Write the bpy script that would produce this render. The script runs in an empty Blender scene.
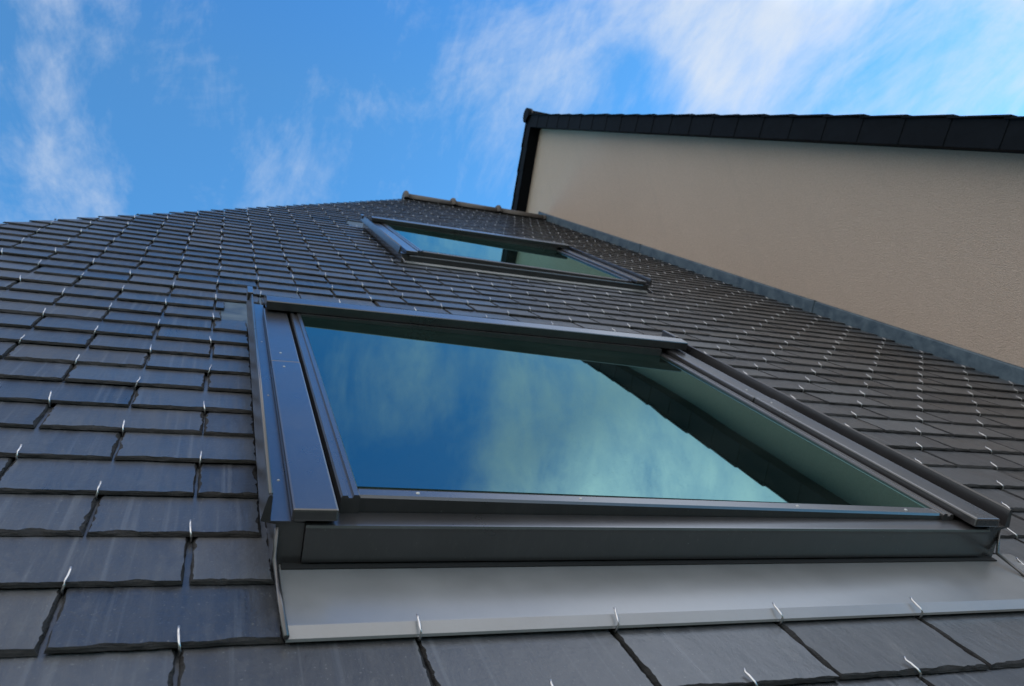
import bpy, bmesh, math, random
from mathutils import Vector, Matrix, noise as mnoise
random.seed(11)
D = 0.464                      # metres per layout unit (distance of the eye above the slates)
TH = math.radians(45.5)        # roof pitch
S, CO = math.sin(TH), math.cos(TH)
Z0 = 4.6                       # height of the layout origin above the ground
C = bpy.context.scene.collection

OFF = [0.0]                    # extra sinking into the roof, used for the upper window
def P(u, v, n):
    """along the eaves, up the slope, off the surface -> world metres"""
    n += OFF[0]
    return Vector((u*D, (CO*v - S*n)*D, Z0 + (S*v + CO*n)*D))
def Dir(u, v, n):
    return Vector((u, CO*v - S*n, S*v + CO*n))

# ------------------------------------------------------------------ helpers
def link(name, bm, mats, parent=None, smooth=False):
    me = bpy.data.meshes.new(name)
    bm.normal_update()
    bm.to_mesh(me); bm.free()
    for m in (mats if isinstance(mats, (list, tuple)) else [mats]): me.materials.append(m)
    if smooth:
        for p in me.polygons: p.use_smooth = True
    o = bpy.data.objects.new(name, me); C.objects.link(o)
    if parent: o.parent = parent
    return o
def empty(name, label, cat):
    o = bpy.data.objects.new(name, None); C.objects.link(o)
    o.empty_display_size = .3
    o['label'] = label; o['category'] = cat
    return o
def recalc(bm):
    bmesh.ops.recalc_face_normals(bm, faces=bm.faces)
def prism(bm, rings, bev=0.0, mat=0):
    """rings: two lists of world points, joined into a closed prism"""
    n0 = len(bm.faces)
    tmp = bmesh.new()
    A = [tmp.verts.new(p) for p in rings[0]]; B = [tmp.verts.new(p) for p in rings[1]]
    k = len(A)
    tmp.faces.new(A); tmp.faces.new(B[::-1])
    for i in range(k): tmp.faces.new((A[i], B[i], B[(i+1) % k], A[(i+1) % k]))
    bmesh.ops.recalc_face_normals(tmp, faces=tmp.faces)
    if bev:
        es = [e for e in tmp.edges if e.calc_face_angle(0) > .5]
        bmesh.ops.bevel(tmp, geom=es, offset=bev*D, segments=2, profile=.5, affect='EDGES', clamp_overlap=True)
    me = bpy.data.meshes.new('t'); tmp.to_mesh(me); tmp.free()
    bm.from_mesh(me); bpy.data.meshes.remove(me)
    bm.faces.ensure_lookup_table()
    for f in bm.faces[n0:]: f.material_index = mat
def ex_u(bm, prof, u0, u1, bev=0.0, mat=0):      # profile in (v, n)
    prism(bm, ([P(u0, a, b) for a, b in prof], [P(u1, a, b) for a, b in prof]), bev, mat)
def ex_v(bm, prof, v0, v1, bev=0.0, mat=0):      # profile in (u, n)
    prism(bm, ([P(a, v0, b) for a, b in prof], [P(a, v1, b) for a, b in prof]), bev, mat)
def box(bm, u, v, n, bev=0.0, mat=0):
    ex_v(bm, [(u[0], n[0]), (u[1], n[0]), (u[1], n[1]), (u[0], n[1])], v[0], v[1], bev, mat)
def tube(bm, pts, r, seg=8, mat=0, caps=True):
    n0 = len(bm.faces)
    rings = []
    for i, p in enumerate(pts):
        a = pts[max(0, i-1)]; b = pts[min(len(pts)-1, i+1)]
        t = (b-a).normalized()
        x = t.cross(Vector((.31, .2, .93))).normalized(); y = t.cross(x)
        rr = r[i] if isinstance(r, (list, tuple)) else r
        rings.append([bm.verts.new(p + (x*math.cos(q) + y*math.sin(q))*rr) for q in [2*math.pi*j/seg for j in range(seg)]])
    for a, b in zip(rings, rings[1:]):
        for j in range(seg): bm.faces.new((a[j], a[(j+1) % seg], b[(j+1) % seg], b[j]))
    if caps: bm.faces.new(rings[0][::-1]); bm.faces.new(rings[-1])
    bm.faces.ensure_lookup_table()
    for f in bm.faces[n0:]: f.material_index = mat; f.smooth = True

# ------------------------------------------------------------------ materials
class N:
    def __init__(s, nt): s.nt = nt
    def __call__(s, t, ins=None, **kw):
        n = s.nt.nodes.new(t)
        for k, v in kw.items(): setattr(n, k, v)
        for k, v in (ins or {}).items():
            if isinstance(v, bpy.types.NodeSocket): s.nt.links.new(v, n.inputs[k])
            else: n.inputs[k].default_value = v
        return n
    def math(s, op, a, b=0.0, c=0.0, clamp=False):
        return s('ShaderNodeMath', {0: a, 1: b, 2: c}, operation=op, use_clamp=clamp).outputs[0]
    def mix(s, f, a, b, mode='MIX'):
        n = s('ShaderNodeMix', {0: f, 6: a, 7: b}, data_type='RGBA', blend_type=mode); return n.outputs[2]
    def rng(s, v, a, b, c, d, smooth=False):
        n = s('ShaderNodeMapRange', {0: v, 1: a, 2: b, 3: c, 4: d})
        if smooth: n.interpolation_type = 'SMOOTHSTEP'
        return n.outputs[0]
def mat(name):
    m = bpy.data.materials.new(name); m.use_nodes = True
    nt = m.node_tree; nt.nodes.clear(); k = N(nt)
    b = k('ShaderNodeBsdfPrincipled'); o = k('ShaderNodeOutputMaterial'); nt.links.new(b.outputs[0], o.inputs[0])
    return m, k, b
def noise(k, vec, sc, det=4, rough=.55, dist=0.0):
    return k('ShaderNodeTexNoise', {'Vector': vec, 'Scale': sc, 'Detail': det, 'Roughness': rough, 'Distortion': dist}).outputs['Fac']
def mapped(k, vec, sc=(1, 1, 1), rot=(0, 0, 0)):
    return k('ShaderNodeMapping', {'Vector': vec, 'Scale': sc, 'Rotation': rot}).outputs[0]

def slate_mat():
    m, k, b = mat('slate')
    uv = k('ShaderNodeUVMap', uv_map='slope').outputs[0]
    at = k('ShaderNodeAttribute', attribute_name='tone').outputs['Fac']
    off = k('ShaderNodeVectorMath', {0: uv, 1: (0, 0, 0)}, operation='ADD')
    comb = k('ShaderNodeCombineXYZ', {2: k.math('MULTIPLY', at, 37.0)})
    k.nt.links.new(comb.outputs[0], off.inputs[1]); v = off.outputs[0]
    at2 = k.math('FRACT', k.math('MULTIPLY', at, 17.3))
    streak = noise(k, mapped(k, v, (30, 1.6, 1)), 3.0, 6, .65)
    blot = noise(k, v, 9.0, 5, .65)
    fine = noise(k, v, 190.0, 4, .65)
    riven = noise(k, mapped(k, v, (1.0, .4, 1), (0, 0, .35)), 34, 7, .68, .4)
    t = k.math('ADD', k.math('MULTIPLY', streak, .45), k.math('MULTIPLY', blot, .30))
    t = k.math('ADD', k.math('MULTIPLY', riven, .15), t)
    t = k.math('ADD', t, k.math('MULTIPLY', at, .36))
    base = k.mix(k.rng(t, .38, .86, 0, 1), (.017, .0185, .022, 1), (.066, .069, .074, 1))
    warm = k.rng(at2, .80, 1.0, 0, .25)
    base = k.mix(warm, base, (.070, .066, .060, 1))
    dust = k.rng(noise(k, mapped(k, v, (1, .5, 1)), 22, 7, .75), .54, .72, 0, .40)
    base = k.mix(dust, base, (.115, .113, .106, 1))
    st2 = k.rng(noise(k, mapped(k, v, (75, 1.1, 1)), 1.6, 3, .5), .58, .70, 0, .42)
    base = k.mix(st2, base, (.125, .132, .14, 1))
    speck = k.rng(noise(k, v, 330, 1, .5), .70, .76, 0, .5)
    base = k.mix(speck, base, (.20, .20, .19, 1))
    k.nt.links.new(base, b.inputs['Base Color'])
    ro = k.math('ADD', k.math('MULTIPLY', blot, .30), k.math('MULTIPLY', streak, .45))
    ro = k.math('ADD', ro, k.math('MULTIPLY', at2, .30))
    k.nt.links.new(k.rng(ro, .25, .85, .25, .52), b.inputs['Roughness'])
    b.inputs['Specular IOR Level'].default_value = .8
    h = k.math('ADD', k.math('MULTIPLY', blot, .9), k.math('MULTIPLY', fine, .12))
    h = k.math('ADD', h, k.math('MULTIPLY', riven, .75))
    h = k.math('ADD', h, k.math('MULTIPLY', streak, .12))
    bp = k('ShaderNodeBump', {'Height': h, 'Strength': .6, 'Distance': .0028})
    k.nt.links.new(bp.outputs[0], b.inputs['Normal'])
    return m
def slate_edge_mat():
    m, k, b = mat('slate_broken_edge')
    g = k('ShaderNodeTexCoord').outputs['Object']
    f = noise(k, mapped(k, g, (1, 1, 6)), 90, 5, .7)
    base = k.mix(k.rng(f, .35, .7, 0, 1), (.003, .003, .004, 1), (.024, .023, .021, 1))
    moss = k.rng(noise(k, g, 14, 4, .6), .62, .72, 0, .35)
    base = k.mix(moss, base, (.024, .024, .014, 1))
    k.nt.links.new(base, b.inputs['Base Color'])
    b.inputs['Roughness'].default_value = .8
    bp = k('ShaderNodeBump', {'Height': f, 'Strength': .9, 'Distance': .003})
    k.nt.links.new(bp.outputs[0], b.inputs['Normal'])
    return m
def paint_mat(name, col, rough=.36, metal=0.0, spec=.5, dirt=.35, coat=1.0):
    m, k, b = mat(name)
    g = k('ShaderNodeTexCoord').outputs['Object']
    a = noise(k, g, 9, 5, .6); c = noise(k, g, 420, 2, .5)
    d = k.rng(noise(k, mapped(k, g, (3, 1, 1)), 30, 6, .75), .52, .78, 0, dirt)
    base = k.mix(k.rng(a, .3, .7, 0, 1), tuple(x*.86 for x in col)+(1,), tuple(min(1, x*1.12) for x in col)+(1,))
    base = k.mix(d, base, (.11, .10, .09, 1))
    speck = k.rng(noise(k, g, 260, 1, .5), .76, .80, 0, .5)
    base = k.mix(speck, base, (.16, .155, .15, 1))
    k.nt.links.new(base, b.inputs['Base Color'])
    k.nt.links.new(k.rng(a, .3, .7, rough*.85, rough*1.25), b.inputs['Roughness'])
    b.inputs['Metallic'].default_value = metal
    b.inputs['Specular IOR Level'].default_value = spec
    b.inputs['Coat Weight'].default_value = coat; b.inputs['Coat Roughness'].default_value = .24; b.inputs['Coat IOR'].default_value = 1.55
    h = k.math('ADD', k.math('MULTIPLY', c, .15), a)
    bp = k('ShaderNodeBump', {'Height': h, 'Strength': .12, 'Distance': .002})
    k.nt.links.new(bp.outputs[0], b.inputs['Normal'])
    return m
def flat_mat(name, col, rough=.8, metal=0.0, sc=20, var=.25, bump=.3, dist=.004, spec=.5):
    m, k, b = mat(name)
    g = k('ShaderNodeTexCoord').outputs['Object']
    a = noise(k, g, sc, 6, .65); c = noise(k, g, sc*.12, 4, .6)
    f = k.math('ADD', k.math('MULTIPLY', a, .5), k.math('MULTIPLY', c, .5))
    base = k.mix(k.rng(f, .3, .7, 0, 1), tuple(x*(1-var) for x in col)+(1,), tuple(min(1, x*(1+var)) for x in col)+(1,))
    k.nt.links.new(base, b.inputs['Base Color'])
    b.inputs['Roughness'].default_value = rough; b.inputs['Metallic'].default_value = metal
    b.inputs['Specular IOR Level'].default_value = spec
    bp = k('ShaderNodeBump', {'Height': a, 'Strength': bump, 'Distance': dist})
    k.nt.links.new(bp.outputs[0], b.inputs['Normal'])
    return m
def glass_mat():
    """two tinted sheets: a dark body with a strong, slightly green reflection that follows Fresnel's law"""
    m, k, b = mat('tinted_double_glazing')
    g = k('ShaderNodeTexCoord').outputs['Object']
    film = k.rng(noise(k, g, 5, 5, .65), .35, .8, 0, 1)
    k.nt.links.new(k.mix(film, (.004, .008, .007, 1), (.016, .022, .019, 1)), b.inputs['Base Color'])
    b.inputs['Roughness'].default_value = 1
    b.inputs['Specular IOR Level'].default_value = 0
    wav = noise(k, g, 2.2, 1, .4)
    bp = k('ShaderNodeBump', {'Height': wav, 'Strength': .10, 'Distance': .01}).outputs[0]
    gl = k('ShaderNodeBsdfGlossy', {'Color': (.52, .98, .95, 1), 'Roughness': .012, 'Normal': bp})
    fr = k('ShaderNodeFresnel', {'IOR': 3.1, 'Normal': bp})
    specks = k.rng(noise(k, g, 150, 4, .8), .60, .72, 0, .22)
    specks = k.math('ADD', specks, k.math('MULTIPLY', film, .06))
    fac = k.math('MULTIPLY', fr.outputs[0], k.math('SUBTRACT', 1.0, specks))
    mx = k('ShaderNodeMixShader', {0: fac, 1: b.outputs[0], 2: gl.outputs[0]})
    out = [n for n in k.nt.nodes if n.type == 'OUTPUT_MATERIAL'][0]
    k.nt.links.new(mx.outputs[0], out.inputs[0])
    return m
def render_mat():
    m, k, b = mat('roughcast_render')
    g = k('ShaderNodeTexCoord').outputs['Object']
    big = noise(k, mapped(k, g, (1, 1, .5)), 1.3, 5, .6)
    grain = noise(k, g, 210, 4, .75)
    vor = k('ShaderNodeTexVoronoi', {'Vector': g, 'Scale': 260.0}).outputs['Distance']
    base = k.mix(k.rng(big, .3, .7, 0, 1), (.56, .438, .355, 1), (.60, .47, .382, 1))
    base = k.mix(k.rng(grain, .38, .62, 0, .55), base, (.40, .31, .25, 1))
    rain = k.rng(noise(k, mapped(k, g, (1, 5, .35)), 2.2, 5, .6), .55, .75, 0, .16)
    base = k.mix(rain, base, (.36, .30, .255, 1))
    k.nt.links.new(base, b.inputs['Base Color']); b.inputs['Roughness'].default_value = .92
    b.inputs['Specular IOR Level'].default_value = .25
    h = k.math('ADD', grain, k.math('MULTIPLY', vor, .8))
    bp = k('ShaderNodeBump', {'Height': h, 'Strength': .9, 'Distance': .005})
    k.nt.links.new(bp.outputs[0], b.inputs['Normal'])
    return m
def zinc_mat():
    m, k, b = mat('weathered_zinc')
    g = k('ShaderNodeTexCoord').outputs['Object']
    a = noise(k, g, 14, 6, .7, .5); c = noise(k, g, 55, 3, .6)
    base = k.mix(k.rng(a, .38, .64, 0, 1), (.045, .072, .098, 1), (.105, .145, .175, 1))
    base = k.mix(k.rng(c, .62, .75, 0, .35), base, (.22, .26, .28, 1))
    k.nt.links.new(base, b.inputs['Base Color'])
    b.inputs['Metallic'].default_value = .25
    k.nt.links.new(k.rng(a, .3, .7, .45, .7), b.inputs['Roughness'])
    bp = k('ShaderNodeBump', {'Height': a, 'Strength': .25, 'Distance': .003})
    k.nt.links.new(bp.outputs[0], b.inputs['Normal'])
    return m

M_SL, M_ED = slate_mat(), slate_edge_mat()
M_FR = paint_mat('anthracite_painted_aluminium', (.030, .028, .029), .30, 0, .5, .18)
M_AP = paint_mat('grey_painted_apron', (.175, .178, .180), .33, 0.0, .8, .12)
M_DK = paint_mat('dark_brown_aluminium', (.030, .027, .027), .42, 0.0, .4, .2)
M_GL = glass_mat()
M_RU = flat_mat('black_rubber_gasket_and_shade', (.012, .012, .012), .7)  # side gaskets, and the strip that paints shade on the apron
M_RE = render_mat()
M_ZN = zinc_mat()
M_ST = flat_mat('stainless_wire', (.62, .62, .62), .30, 1.0, 200, .08, .1, .0005)
M_RV = flat_mat('pale_rivet', (.45, .44, .42), .5, .4)
M_RT = flat_mat('brown_grey_ridge_tile', (.080, .068, .060), .62, 0, 26, .3)
M_BS = flat_mat('dark_verge_slate', (.005, .0065, .009), .8, 0, 22, .35, .4, .003, .12)
M_DE = flat_mat('roofing_underlay', (.012, .012, .013), .9)
M_WA = flat_mat('house_render', (.42, .38, .33), .9, 0, 60, .12, .6)
M_GR = flat_mat('grass_ground', (.028, .038, .020), .95, 0, 3, .35, .6, .05)
M_HW = flat_mat('grey_window_plastic', (.12, .12, .13), .45)

# ------------------------------------------------------------------ ground
bm = bmesh.new()
vs = [bm.verts.new((x, y, 0)) for x, y in ((-400, -400), (400, -400), (400, 400), (-400, 400))]
bm.faces.new(vs)
g = link('ground', bm, M_GR); g['kind'] = 'structure'

# ------------------------------------------------------------------ the slated house
VR = 15.05                                       # ridge
VE = -3.2                                        # eaves
HU, HV = -1.43, 6.398                            # point on the hip
HK = (VR-.25-HV)/(2.98-HU)                       # slope of the hip line in the roof plane
def hip_u(v): return HU + (v-HV)/HK
UW = 6.03                                        # plane of the gable wall
house = empty('slate_roofed_house', 'dark natural slate roof with stainless hooks and two grey roof windows, in the foreground', 'house')
house.location = P((hip_u(VE)+UW)/2, VE, 0); house.location.z = 0
bpy.context.view_layer.update()
def ph(o):
    """parent while keeping world coordinates"""
    o.parent = house; o.matrix_parent_inverse = Matrix.Translation(house.location).inverted(); return o
def sub(o, par):
    o.parent = par; return o

# --- deck under the slates and the hidden slopes
nd = -.085
r0, r1 = P(hip_u(VR), VR, nd), P(UW, VR, nd)
e0, e1 = P(hip_u(VE), VE, nd), P(UW, VE, nd)
YR = r0.y
def mir(p): return Vector((p.x, 2*YR-p.y, p.z))
roof = bmesh.new()
uvl = roof.loops.layers.uv.new('slope')
tone = roof.faces.layers.float.new('tone')
def rf(pts, mi):
    f = roof.faces.new([roof.verts.new(p) for p in pts]); f.material_index = mi; return f
rf([e0, e1, r1, r0], 2)
rf([mir(e1), mir(e0), mir(r0), mir(r1)], 0)
b0 = mir(e0)
rf([b0, e0, r0 + Vector((0, .002, 0))], 0) if abs(b0.y-e0.y) > .1 else None
zt = -.10
for a, b in ((e0, e1), (b0, e0), (mir(e1), b0)):   # fascia under the eaves
    rf([a, b, b+Vector((0, 0, zt)), a+Vector((0, 0, zt))], 2)

# --- openings
WIN = [(0.0, 0.0, 0.0, 0.0), (1.31, 23*.2245, .16, -.052)]
E_ = .2245; VB = 1.447; W_ = .470; T_ = .0100; GAP = .0034
SL = (T_+GAP)/E_
def blocked(k, v):
    """u-intervals a course may not occupy"""
    out = []
    for i, (du, dv, ex, sink) in enumerate(WIN):
        kk = k - round(dv/E_)
        if kk == 0 and i == 0: out.append((.186+du, 2.60+ex+du))
        elif kk == 1: out.append((.177+du, 2.56+ex+du))
        elif 2 <= kk <= 11: out.append((.156+du, 2.505+ex+du))
        elif kk in (12, 13): out.append((.03+du+(.012 if kk == 13 else 0), 2.62+ex+du))
    return out
def clip_hip(poly):
    out = []
    f = lambda p: p[0]-hip_u(p[1])
    for i in range(len(poly)):
        a, b = poly[i], poly[(i+1) % len(poly)]
        fa, fb = f(a), f(b)
        if fa >= 0: out.append(a)
        if fa*fb < 0:
            t = fa/(fa-fb); out.append((a[0]+(b[0]-a[0])*t, a[1]+(b[1]-a[1])*t))
    return out
def slate(poly, vk, tilt=0.0, lift=0.0):
    """poly: convex, counter-clockwise, first edge is the tail. T at tail = 0."""
    near = max(0.0, 1-(vk-1)/6)
    step = .0085 if vk < 2.6 else .014 if vk < 3.6 else (.03 if vk < 6 else .08)
    uc = sum(p[0] for p in poly)/len(poly)
    def top(u, v): return lift - SL*(v-vk) + tilt*(u-uc)
    A = []; B = []; Cc = []                     # inner top, mid chamfer, outer bottom
    n = len(poly)
    amp = 1.0 if vk < 8 else .8
    w0 = random.uniform(.6, 1.25); ph_ = random.uniform(0, 9); sd = random.uniform(0, 400)
    for i in range(n):
        p, q = poly[i], poly[(i+1) % n]
        L = math.hypot(q[0]-p[0], q[1]-p[1])
        if L < 1e-5: continue
        dx, dy = (q[0]-p[0])/L, (q[1]-p[1])/L; nx, ny = -dy, dx    # inward
        is_tail = abs(dy) < .05 and dx > 0
        is_head = abs(dy) < .05 and dx < 0
        m = 1 if is_head else max(2, min(60, int(L/step)))
        for j in range(m):
            t = (j + (random.uniform(-.3, .3) if 0 < j else 0))/m
            if j: t = (.024 + (L-.048)*(t-.6/m)/(1-1.0/m))/L if L > .1 and m > 2 else t
            if j and not (.02 < t*L < L-.02): continue
            x, y = p[0]+dx*L*t, p[1]+dy*L*t
            if is_head: w = .001
            else:
                q3 = Vector((x*D, y*D, sd))
                f1 = mnoise.noise(q3*34); f2 = mnoise.noise(q3*95); f3 = mnoise.noise(q3*210)
                w = ((.008 if is_tail else .0055) + (.011 if is_tail else .008)*max(0, f1*1.5+.1) + .005*f2 + .003*f3)*w0*amp
                w = max(.0025, w)
            cx = cy = 0.0
            if j == 0:                           # corner: add the previous edge's normal
                pr = poly[i-1]; l2 = math.hypot(p[0]-pr[0], p[1]-pr[1]) or 1
                cx, cy = -(p[1]-pr[1])/l2, (p[0]-pr[0])/l2
                w *= .8
            ix, iy = x+(nx+cx)*w, y+(ny+cy)*w
            jm = .42 + .3*mnoise.noise(Vector((x*D*60, y*D*60, sd+9)))
            mx, my = x+(nx+cx)*w*jm, y+(ny+cy)*w*jm
            oj = 0 if is_head else -.001+.005*abs(mnoise.noise(Vector((x*D*50, y*D*50, sd+2))))
            ox, oy = x+(nx+cx)*oj, y+(ny+cy)*oj
            A.append((ix, iy, top(ix, iy)))
            B.append((mx, my, top(mx, my)-T_*(.42+.35*mnoise.noise(Vector((x*D*45, y*D*45, sd+5))))))
            Cc.append((ox, oy, top(ox, oy)-T_))
    tn = random.random()
    va = [roof.verts.new(P(*a)) for a in A]; vb = [roof.verts.new(P(*a)) for a in B]; vc = [roof.verts.new(P(*a)) for a in Cc]
    cu_, cv_ = (min(a[0] for a in A)+max(a[0] for a in A))/2, (min(a[1] for a in A)+max(a[1] for a in A))/2
    if len(poly) != 4: cu_, cv_ = sum(p[0] for p in poly)/len(poly), sum(p[1] for p in poly)/len(poly)
    cc_ = (cu_, cv_, top(cu_, cv_)); vm = roof.verts.new(P(*cc_))
    for i in range(len(va)):
        f = roof.faces.new((va[i], va[(i+1) % len(va)], vm)); f[tone] = tn; f.material_index = 0
        for lp, a in zip(f.loops, (A[i], A[(i+1) % len(va)], cc_)): lp[uvl].uv = (a[0]*D+tn*3, a[1]*D)
    N_ = len(va)
    for X, Y in ((va, vb), (vb, vc)):
        for i in range(N_):
            ff = roof.faces.new((X[i], Y[i], Y[(i+1) % N_], X[(i+1) % N_])); ff.material_index = 1; ff[tone] = tn
hooks = []
k = -12
while True:
    vk = VB + E_*k
    if vk > VR-.12: break
    par = (k % 2)
    uL = hip_u(vk)-1.0
    j0 = math.floor((uL)/W_)
    bl = blocked(k, vk)
    wob = random.uniform(-.006, .006)
    vkk = vk + random.uniform(-.003, .003)
    ln = min(.64, VR+.02-vkk)
    base = -.241 if par == 0 else -.006
    j = j0
    while True:
        c0 = base+wob+W_*j + random.uniform(-.004, .004); c1 = base+wob+W_*(j+1)+random.uniform(-.004, .004)
        j += 1
        if c0 > UW: break
        g_ = random.uniform(.006, .011)/2
        pieces = [(c0+g_, min(c1-g_, UW-.006))]
        for (x0, x1) in bl:
            new = []
            for (a, b) in pieces:
                if b <= x0 or a >= x1: new.append((a, b)); continue
                if a < x0: new.append((a, x0))
                if b > x1: new.append((x1, b))
            pieces = new
        for (a, b) in pieces:
            if b-a < .045: continue
            tl = random.uniform(-.0035, .0035)
            sk = random.uniform(-.004, .004)
            poly = [(a, vkk+sk*.5), (b, vkk-sk*.5), (b, vkk+ln), (a, vkk+ln)]
            if a < hip_u(vkk+ln)+.05: poly = clip_hip(poly)
            if len(poly) < 3: continue
            if sum(1 for p in poly if p[1] < vkk+.1) < 1: continue
            slate(poly, vkk, tl, random.uniform(-.0012, .0018))
            if k >= -2:
                hu = (c0+c1)/2
                if a-.01 <= hu <= b+.01 and hu > hip_u(vkk)+.05 and hu < UW-.05: hooks.append((hu, vkk, 0.0))
    k += 1
# hooks that hold the lower edge of each apron, at the joints of the course below
for du, dv, ex, sink in WIN[:1]:
    kk = round(dv/E_)
    cb = -.006 if (kk-1) % 2 else -.241
    for j in range(-20, 30):
        hu = cb + W_*j
        if .25+du < hu < 2.58+ex+du: hooks.append((hu, VB+E_*kk, .011))
for f in roof.faces:
    if f.material_index == 0 and len(f.verts) <= 4 and f[tone] == 0:
        for lp in f.loops: lp[uvl].uv = (lp.vert.co.x, lp.vert.co.y)
me = None
roof_o = link('roof', roof, [M_SL, M_ED, M_DE]); ph(roof_o)

# --- stainless hooks: the hundred that show largest one by one, the rest together
def hook_pts(hu, vk, lift):
    s = random.uniform(-.010, .010)
    L = random.uniform(.034, .042); e = random.uniform(.007, .012)
    q = [(0, .060, -.026), (0, .004, -.024), (0, -.004, -.022), (0, -.0085, -.012), (s*.3, -.0075, .000), (s*.5, .000, .0055), (s*.8, L*.45, .0075), (s, L*.8, e), (s, L, e+.004)]
    return [P(hu+a, vk+b, lift+c) for a, b, c in q]
hooks.sort(key=lambda h: h[1]**2 + (h[0]-.6)**2)
seen = [h for h in hooks if -0.75*(h[1]) < h[0]+.2]
first, rest = seen[:100], seen[100:]
rd = [.0012]*6+[.0014, .0012, .0011]
for h in first:
    bm = bmesh.new(); tube(bm, hook_pts(*h), rd, 8)
    sub(link('slate_hook', bm, M_ST), roof_o)
bm = bmesh.new()
for h in rest: tube(bm, hook_pts(*h), rd, 5)
o = sub(link('slate_hooks', bm, M_ST), roof_o); o['kind'] = 'stuff'

# --- ridge tiles
us = [3.12+.925*i for i in range(4)]
for i, u0 in enumerate(us):
    u1 = us[i+1]+.03 if i < 3 else UW-.01
    bm = bmesh.new()
    def arc(u, r, n0=0.0, thick=0):
        pts = []
        c = P(u, VR, -.02)
        for a in range(-2, 19):
            q = math.pi*a/16
            pts.append(c + Vector((0, math.cos(q)*r*D, math.sin(q)*r*D + n0)))
        return pts
    def skin(rings):
        R = [[bm.verts.new(p) for p in r] for r in rings]
        for a, b in zip(R, R[1:]):
            for x in range(len(a)-1): f = bm.faces.new((a[x], a[x+1], b[x+1], b[x])); f.smooth = True
        for r in (R[0], R[-1]): bm.faces.new(r)
    skin([arc(u0+.05, .12), arc(u1, .112)])
    if i < 3: skin([arc(u0-.02, .125), arc(u0-.01, .15), arc(u0+.02, .172), arc(u0+.055, .165), arc(u0+.08, .128)])
    recalc(bm)
    ph(link('ridge_tile', bm, M_RT))

# --- zinc flashing against the wall
seams = [VE, -1.2, 2.9, 6.94, 10.98, 15.45]
bm = bmesh.new()
for a, b in zip(seams, seams[1:]):
    ex_v(bm, [(UW-.030, -.02), (UW-.030, .112), (UW-.022, .122), (UW-.004, .126), (UW-.004, -.02)], a, b-.004, .002)
    box(bm, (UW-.036, UW-.003), (b-.035, b), (-.02, .129), .002)
    # flat skirt turned out over the slates
ph(link('wall_flashing', bm, M_ZN))

# --- body of the house
bm = bmesh.new()
x0, x1 = e0.x+.35, UW*D-.003; y0, y1 = e0.y+.35, b0.y-.35; zt_ = e0.z+.25
for (a, b) in (((x0, y0), (x1, y0)), ((x1, y1), (x0, y1)), ((x0, y1), (x0, y0))):
    bm.faces.new([bm.verts.new(p) for p in ((a[0], a[1], 0), (b[0], b[1], 0), (b[0], b[1], zt_), (a[0], a[1], zt_))])
ph(link('wall', bm, M_WA))
# --- gutter
bm = bmesh.new()
R = []
for x in (e0.x-.03, UW*D-.02):
    R.append([bm.verts.new((x, e0.y-.06+.06*math.cos(math.pi+math.pi*i/10), e0.z-.03+.06*math.sin(math.pi+math.pi*i/10))) for i in range(11)])
for i in range(10): bm.faces.new((R[0][i], R[0][i+1], R[1][i+1], R[1][i]))
ph(link('gutter', bm, M_ZN))

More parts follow.
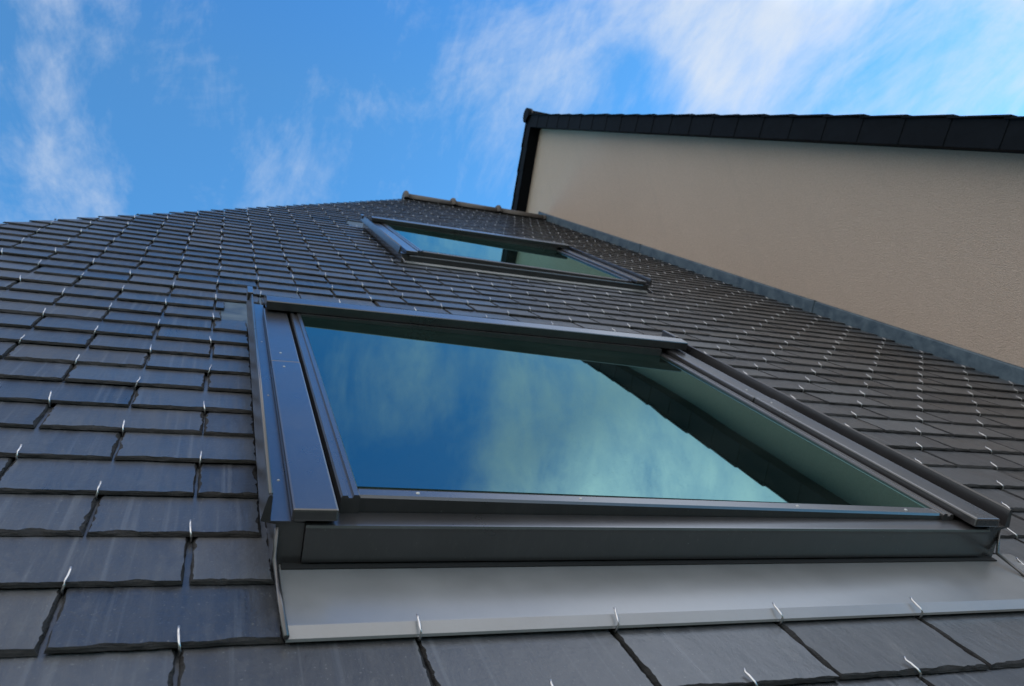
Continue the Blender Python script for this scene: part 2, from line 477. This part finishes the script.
# ------------------------------------------------------------------ roof windows
def rivet(bm, u, v, n, r=.006):
    n0 = len(bm.faces)
    c = P(u, v, n); nn = Dir(0, 0, 1); a = Dir(1, 0, 0); b = Dir(0, 1, 0)
    top = bm.verts.new(c+nn*r*.5*D)
    r1 = [bm.verts.new(c+(a*math.cos(q)+b*math.sin(q))*r*D) for q in [math.pi*i/4 for i in range(8)]]
    r2 = [bm.verts.new(c+nn*r*.35*D+(a*math.cos(q)+b*math.sin(q))*r*.7*D) for q in [math.pi*i/4 for i in range(8)]]
    for i in range(8):
        bm.faces.new((r1[i], r1[(i+1) % 8], r2[(i+1) % 8], r2[i])); bm.faces.new((r2[i], r2[(i+1) % 8], top))
    bm.faces.ensure_lookup_table()
    for f in bm.faces[n0:]: f.material_index = 1
def roof_window(du, dv, ex, sink, label):
    CU = 1.33 + ex/2
    OFF[0] = sink
    def mu(p): return [(2*CU-a, b) for a, b in p][::-1]        # mirrored (u, n) profile
    def off(p): return [(a+du, b) for a, b in p]
    def offv(p): return [(a+dv, b) for a, b in p]
    # outer frame: side walls and overhanging boxed lips
    bm = bmesh.new()
    lip = [(.136, .116), (.1375, .126), (.1475, .174), (.1505, .180), (.155, .181), (.158, .177), (.158, .1165), (.206, .1145), (.236, .112), (.236, -.03), (.171, -.03), (.171, .108)]
    for pr in (lip, mu(lip)): ex_v(bm, off(pr), 1.7325+dv, 4.02+dv, 0)
    box(bm, (.238+du, 2.422+ex+du), (1.752+dv, 1.79+dv), (-.03, .10), 0)
    box(bm, (.238+du, 2.422+ex+du), (3.80+dv, 3.86+dv), (-.03, .15), 0)
    frame = ph(link('roof_window', bm, M_FR)); frame['label'] = label
    def child(name, b, m, sm=False): return sub(link(name, b, m, smooth=sm), frame)
    for sd in (0, 1):
        bm = bmesh.new()
        fx = (lambda a: a+du) if sd == 0 else (lambda a: 2*CU-a+du)
        a, b = sorted((fx(.1590), fx(.235)))
        box(bm, (a, b), (1.727+dv, 3.95+dv), (.1170, .1195), 0)
        for vv in (1.95, 2.62, 3.3): rivet(bm, fx(.186), vv+dv, .1195, .0045)
        if sd == 0:
            tube(bm, [P(fx(.1535), 1.74+dv, .1795), P(fx(.1535), 3.95+dv, .1795)], .0048*D, 10)
        a, b = sorted((fx(.134), fx(.160)))
        box(bm, (a, b), (3.93+dv, 4.08+dv), (.150, .190), .003)
        OFF[0] = 0
        tube(bm, [P(fx(.174), 1.735+dv, .10+sink), P(fx(.176), 1.715+dv, .03), P(fx(.182), 1.60+dv, .014), P(fx(.188), (VB-.004 if sink == 0 else 1.58)+dv, .010)], .0065*D, 8)
        OFF[0] = sink
        child('side_flashing', bm, [M_FR, M_RV])
    for sd in (0, 1):
        for (v0, v1, hh) in ((1.72, 2.93, .152), (2.936, 3.80, .149)):
            bm = bmesh.new()
            a, b = (.204, .310) if sd == 0 else (2*CU-.310, 2*CU-.204)
            box(bm, (a+du, b+du), (v0+dv, v1+dv), (.121, hh), .006)
            c = (a+b)/2+du
            if v0 < 2: rivet(bm, c-.01, 2.86+dv, hh, .005)
            else: rivet(bm, c-.012, 3.05+dv, hh, .005)
            child('side_cover', bm, [M_FR, M_RV])
    # sash
    bm = bmesh.new()
    st = [(.322, .085), (.322, .143), (.326, .149), (.338, .149), (.341, .143), (.350, .143), (.353, .151), (.365, .151), (.369, .147), (.369, .085)]
    for pr, q in ((st, .006), (mu(st), -.019)): ex_v(bm, [(a, b+(q if b > .1 else 0)) for a, b in off(pr)], 1.792+dv, 3.84+dv, 0)
    def ex_us(prof, u0, u1): prism(bm, ([P(u0+du, a+dv, b+(.006 if b > .1 else 0)) for a, b in prof], [P(u1+du, a+dv, b-(.019 if b > .1 else 0)) for a, b in prof]))
    ex_us(([(1.80, .085), (1.80, .140), (1.806, .146), (1.838, .146), (1.842, .143), (1.856, .143), (1.858, .138), (1.858, .085)]), .3695, 2*CU-.3695)
    ex_u(bm, offv([(3.70, .085), (3.70, .158), (3.84, .158), (3.84, .085)]), .3695+du, 2*CU-.3695+du)
    for uu in (.52, .98, 1.72, 2.16): rivet(bm, uu+du, 1.825+dv, .152-.0130*(uu-.37), .006)
    child('sash', bm, [M_FR, M_RV])
    for sd in (0, 1):
        bm = bmesh.new()
        a, b = (.3115, .3205) if sd == 0 else (2*CU-.3205, 2*CU-.3115)
        box(bm, (a+du, b+du), (1.80+dv, 3.8+dv), (.09, .118), 0)
        child('gasket_and_shade_strip', bm, M_RU)
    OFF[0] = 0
    bm = bmesh.new(); box(bm, (.192+du, 2.48+ex+du), (1.705+dv, 1.7505+dv), (.0075, .0105))  # black strip standing in for the contact shade under the fascia
    child('gasket_and_shade_strip', bm, M_RU)
    OFF[0] = sink
    # pane (sits a touch out of parallel, as sealed panes do)
    bm = bmesh.new()
    def pn(u, v, d): return P(u+du, v+dv, .1385-.015*(u-CU)-.002*(v-1.85)+d)
    ur = 2*CU-.360
    A = [pn(.360, 1.852, 0), pn(ur, 1.852, 0), pn(ur, 3.72, 0), pn(.360, 3.72, 0)]
    B = [pn(.360, 1.852, -.012), pn(ur, 1.852, -.012), pn(ur, 3.72, -.012), pn(.360, 3.72, -.012)]
    prism(bm, (A, B))
    child('glass_pane', bm, M_GL)
    # bottom cover and fascia
    bm = bmesh.new()
    lo = max(.016, .006-sink)
    ex_u(bm, offv([(1.722, lo), (1.7165, .100), (1.7165, .107), (1.720, .1125), (1.726, .1125), (1.798, .1085), (1.798, .10), (1.732, .103), (1.732, lo)]), .2375+du, 2.4225+ex+du)
    child('bottom_fascia', bm, M_FR)
    # head cover
    bm = bmesh.new()
    ex_u(bm, offv([(3.728, .161), (3.725, .199), (3.728, .203), (3.80, .208), (3.96, .178), (4.02, .150), (4.02, .02), (3.98, .02), (3.98, .14), (3.74, .165)]), .214+du, 2.46+ex+du)
    child('head_cover', bm, M_FR)
    OFF[0] = 0
    # apron with bent lower lip
    bm = bmesh.new()
    va = VB if sink == 0 else VB+E_-.012
    ex_u(bm, offv([(va-.002, -.004), (va, .002), (va+.032, .012), (va+.036, .012), (1.752, .006), (1.752, -.012), (va+.03, -.006)]), .188+du, (2.60 if sink == 0 else 2.46)+ex+du)
    child('apron', bm, M_AP)
    # head flashing showing beside the window
    bm = bmesh.new()
    box(bm, (.02+du, 2.66+ex+du), (4.00+dv, 4.80+dv), (-.0165, -.0145), 0)
    child('head_flashing', bm, M_ZN)
    return frame
WLAB = ['large grey framed roof window nearest the viewer, reflecting blue sky and the gable',
        'smaller looking grey framed roof window higher up, just under the ridge']
for (du, dv, ex, sink), lb in zip(WIN, WLAB): roof_window(du, dv, ex, sink, lb)

# ------------------------------------------------------------------ taller neighbouring house
nb = empty('gable_house', 'taller house with blank beige roughcast gable wall edged in dark slate', 'house')
NV = 16.53; NT = 2.02                                 # apex of the verge in the roof frame
ap = P(UW, NV, NT)
nb.location = (UW*D+3.0, ap.y, 0)
def pn_(o): o.parent = nb; o.matrix_parent_inverse = Matrix.Translation(nb.location).inverted(); return o
xw = UW*D
apw = P(UW, NV-.15, NT-.10)
half = 6.6
bm = bmesh.new()
f2 = []
for x in (xw, xw+6.0):
    y0, y1 = apw.y-half, apw.y+half; ze = apw.z-half*math.tan(TH)
    f2.append([Vector((x, y0, -.2)), Vector((x, y0, ze)), Vector((x, apw.y, apw.z)), Vector((x, y1, ze)), Vector((x, y1, -.2))])
prism(bm, f2)
pn_(link('gable_wall', bm, M_RE))
# slopes of that roof
bm = bmesh.new()
ov = .105
dn = Vector((0, -CO, -S)); up_n = Vector((0, -S, CO))
dn2 = Vector((0, CO, -S)); up2 = Vector((0, S, CO))
Lr = half/CO+.25
top = ap.copy()
for d_, n_ in ((dn, up_n), (dn2, up2)):
    for t0, t1, mi in ((0.0, .02, 0),):
        q = [Vector((xw-ov+.012, top.y, top.z)), Vector((xw+6.1, top.y, top.z))]
        A = [q[0]-n_*.012, q[1]-n_*.012, q[1]-n_*.012+d_*Lr, q[0]-n_*.012+d_*Lr]
        B = [p-n_*.10 for p in A]
        prism(bm, (A, B), 0, 0)
pn_(link('roof', bm, M_BS))
# verge slates: overlapping dark slates along both rakes
bm = bmesh.new()
rr = random.Random(5)
for sgn, (d_, n_) in enumerate(((dn, up_n), (dn2, up2))):
    s = .03; hgt = .245*D
    while s < Lr:
        L = .25+rr.uniform(-.012, .012)
        jt = rr.uniform(-.0015, .0015)
        o1 = Vector((xw-ov, top.y, top.z))
        def q(a, b, x): return o1 + d_*a + n_*b + Vector((x, 0, 0))
        lp = .004
        A = [q(s, jt, 0), q(s+L*.5, jt+rr.uniform(-.004, .003), -.004), q(s+L+.02, jt-.002, -lp), q(s+L+.02-.010, -hgt+jt*.6, -lp), q(s-.010, -hgt+jt*.6, 0)]
        B = [p+Vector((.0045, 0, 0)) for p in A]
        prism(bm, (A, B), .003)
        # slate lying along the top edge of the roof slope
        A = [q(s, .004+jt, -.012-rr.uniform(0, .006)), q(s+L+.03, .012+jt, -.014-rr.uniform(0, .005)), q(s+L+.03, .012+jt, .2), q(s, .004+jt, .2)]
        B = [p-n_*.007 for p in A]
        prism(bm, (A, B), 0)
        s += L
    A = [q(0, -hgt+.004, .008), q(Lr, -hgt+.004, .008), q(Lr, -hgt+.004, ov-.002), q(0, -hgt+.004, ov-.002)]
    prism(bm, (A, [p+n_*.02 for p in A]), 0)
pn_(link('verge_slates', bm, M_BS))
# ridge of the neighbouring roof with its end cap
bm = bmesh.new()
for x0_, x1_, r_ in ((xw-ov-.03, xw-ov+.02, .072), (xw-ov+.02, xw+6.1, .058)):
    Rr = []
    for x in (x0_, x1_):
        Rr.append([bm.verts.new((x, top.y+r_*math.cos(a), top.z-.012+r_*math.sin(a))) for a in [math.pi*(-4+i)/16 for i in range(25)]])
    for i in range(24): f = bm.faces.new((Rr[0][i], Rr[0][i+1], Rr[1][i+1], Rr[1][i])); f.smooth = True
    bm.faces.new(Rr[0]); bm.faces.new(Rr[1])
recalc(bm)
pn_(link('ridge_tiles', bm, M_BS))

# ------------------------------------------------------------------ camera
cam = bpy.data.cameras.new('camera'); co = bpy.data.objects.new('camera', cam); C.objects.link(co)
cx = Dir(.93281857, -.31717661, .17102198); cy = -Dir(.08679466, -.26286573, -.96092055); cz = -Dir(.34973733, .91120832, -.21767679)
Mx = Matrix((cx, cy, cz)).transposed().to_4x4(); Mx.translation = P(0, 0, 1)
co.matrix_world = Mx
cam.sensor_width = 36; cam.lens = 36*797.978/1024; cam.clip_start = .02; cam.clip_end = 2000
cam.dof.use_dof = True; cam.dof.focus_distance = 1.15; cam.dof.aperture_fstop = 11
bpy.context.scene.camera = co

# ------------------------------------------------------------------ light
AZ, EL = math.radians(82), math.radians(19)            # azimuth from +Y towards +X
sd = Vector((math.sin(AZ)*math.cos(EL), math.cos(AZ)*math.cos(EL), math.sin(EL)))
sl = bpy.data.lights.new('sun', 'SUN'); sl.energy = 3.0; sl.angle = math.radians(.5); sl.color = (1, .93, .84)
so = bpy.data.objects.new('sun', sl); C.objects.link(so)
so.rotation_euler = (-sd).to_track_quat('-Z', 'Y').to_euler(); so.location = (6, -4, 12)
wd = bpy.data.worlds.new('World'); bpy.context.scene.world = wd; wd.use_nodes = True
nt = wd.node_tree; nt.nodes.clear(); k = N(nt)
sky = k('ShaderNodeTexSky', sky_type='NISHITA', sun_disc=False, sun_elevation=EL, sun_rotation=AZ, altitude=300, air_density=1.0, dust_density=.3, ozone_density=2.5)
tc = k('ShaderNodeTexCoord').outputs['Generated']
dirn = k('ShaderNodeVectorMath', {0: tc}, operation='NORMALIZE').outputs[0]
sep = k('ShaderNodeSeparateXYZ', {0: dirn})
zz = k.math('ADD', k.math('MAXIMUM', sep.outputs[2], 0.0), .25)
pl = k('ShaderNodeCombineXYZ', {0: k.math('DIVIDE', sep.outputs[0], zz), 1: k.math('DIVIDE', sep.outputs[1], zz)}).outputs[0]
def blob(d, r0, r1, s):
    v = Vector(d).normalized()
    dt = k('ShaderNodeVectorMath', {0: dirn, 1: tuple(v)}, operation='DOT_PRODUCT').outputs['Value']
    return k.rng(dt, math.cos(math.radians(r1)), math.cos(math.radians(r0)), 0, s, True)
blobs = [blob((.76, .28, .60), 0, 26, .34), blob((.52, .46, .72), 0, 22, .22),
         blob((-.16, .72, .67), 0, 24, .19), blob((.28, .57, .77), 0, 12, .14),
         blob((.58, .28, .77), 4, 18, .60), blob((.43, .40, .81), 0, 10, .26), blob((.22, .46, .86), 0, 6, .22),
         blob((-.17, .77, .62), 0, 5, .14), blob((-.7, -.4, .5), 10, 60, .7), blob((-.1, -.85, .4), 10, 50, .6), blob((.48, .02, .87), 4, 24, .7), blob((.32, -.40, .86), 6, 24, .7), blob((.66, -.44, .62), 4, 26, .7)]  # rear clouds are unseen, added to light the wall and apron lip
cov = blobs[0]
for b_ in blobs[1:]: cov = k.math('ADD', cov, b_)
cov = k.math('MINIMUM', cov, .56)
hid = k.rng(k('ShaderNodeVectorMath', {0: dirn, 1: tuple(Vector((-.52, -.50, .70)).normalized())}, operation='DOT_PRODUCT').outputs['Value'], .15, .85, 0, 1, True)  # unseen bright cloud bank behind the camera, added to fill the wall
cov = k.math('ADD', cov, k.math('MULTIPLY', hid, .35))
wisp = noise(k, mapped(k, pl, (1.5, 1.0, 1), (0, 0, .6)), 3.6, 11, .66, .4)
wis2 = noise(k, mapped(k, pl, (1, 1.4, 1), (0, 0, .2)), 1.5, 6, .55, .2)
wis3 = noise(k, mapped(k, pl, (2.6, 1.0, 1), (0, 0, -.5)), 7, 9, .7, .5)
nn = k.math('ADD', k.math('ADD', k.math('MULTIPLY', wisp, .45), k.math('MULTIPLY', wis2, .32)), k.math('MULTIPLY', wis3, .23))
nn = k.math('MULTIPLY_ADD', k.math('SUBTRACT', nn, .5), 2.2, .5)
above = k.rng(sep.outputs[2], -.01, .04, 0, 1)
cl = k.rng(k.math('ADD', nn, k.math('MULTIPLY', cov, .85)), .56, 1.26, 0, 1.0, True)
tint = k.mix(k.rng(sep.outputs[2], .74, .92, 0, 1), (.46, 1.09, 1.38, 1), (.25, 1.0, 1.62, 1))
skyc = k.mix(1.0, sky.outputs[0], tint, 'MULTIPLY')
clc = k.mix(hid, (3.3, 3.55, 3.85, 1), (6.7, 6.35, 5.95, 1))
hi = k.rng(k('ShaderNodeVectorMath', {0: dirn, 1: tuple(Vector((.46, .00, .88)).normalized())}, operation='DOT_PRODUCT').outputs['Value'], math.cos(math.radians(23)), math.cos(math.radians(4)), 0, 1, True)  # out-of-view overhead cloud, brightened to lift the apron and slates
clc = k.mix(hi, clc, (10.5, 10.6, 10.6, 1))
hi2 = k.rng(k('ShaderNodeVectorMath', {0: dirn, 1: tuple(Vector((.54, .23, .81)).normalized())}, operation='DOT_PRODUCT').outputs['Value'], math.cos(math.radians(12)), math.cos(math.radians(2)), 0, 1, True)
clc = k.mix(k.math('MULTIPLY', hi2, .6), clc, (11.0, 11.2, 11.2, 1))
cl = k.math('MULTIPLY', k.math('MAXIMUM', cl, .03), above)
colr = k.mix(k.math('MULTIPLY', cl, .85), skyc, clc)
bg = k('ShaderNodeBackground', {'Color': colr, 'Strength': .10})
wo = k('ShaderNodeOutputWorld', {0: bg.outputs[0]})

sc = bpy.context.scene
sc.view_settings.view_transform = 'Standard'; sc.view_settings.look = 'None'
sc.view_settings.exposure = 1.25; sc.view_settings.gamma = 1.0
sc.render.engine = 'CYCLES'
sc.render.resolution_x = 1024; sc.render.resolution_y = 686
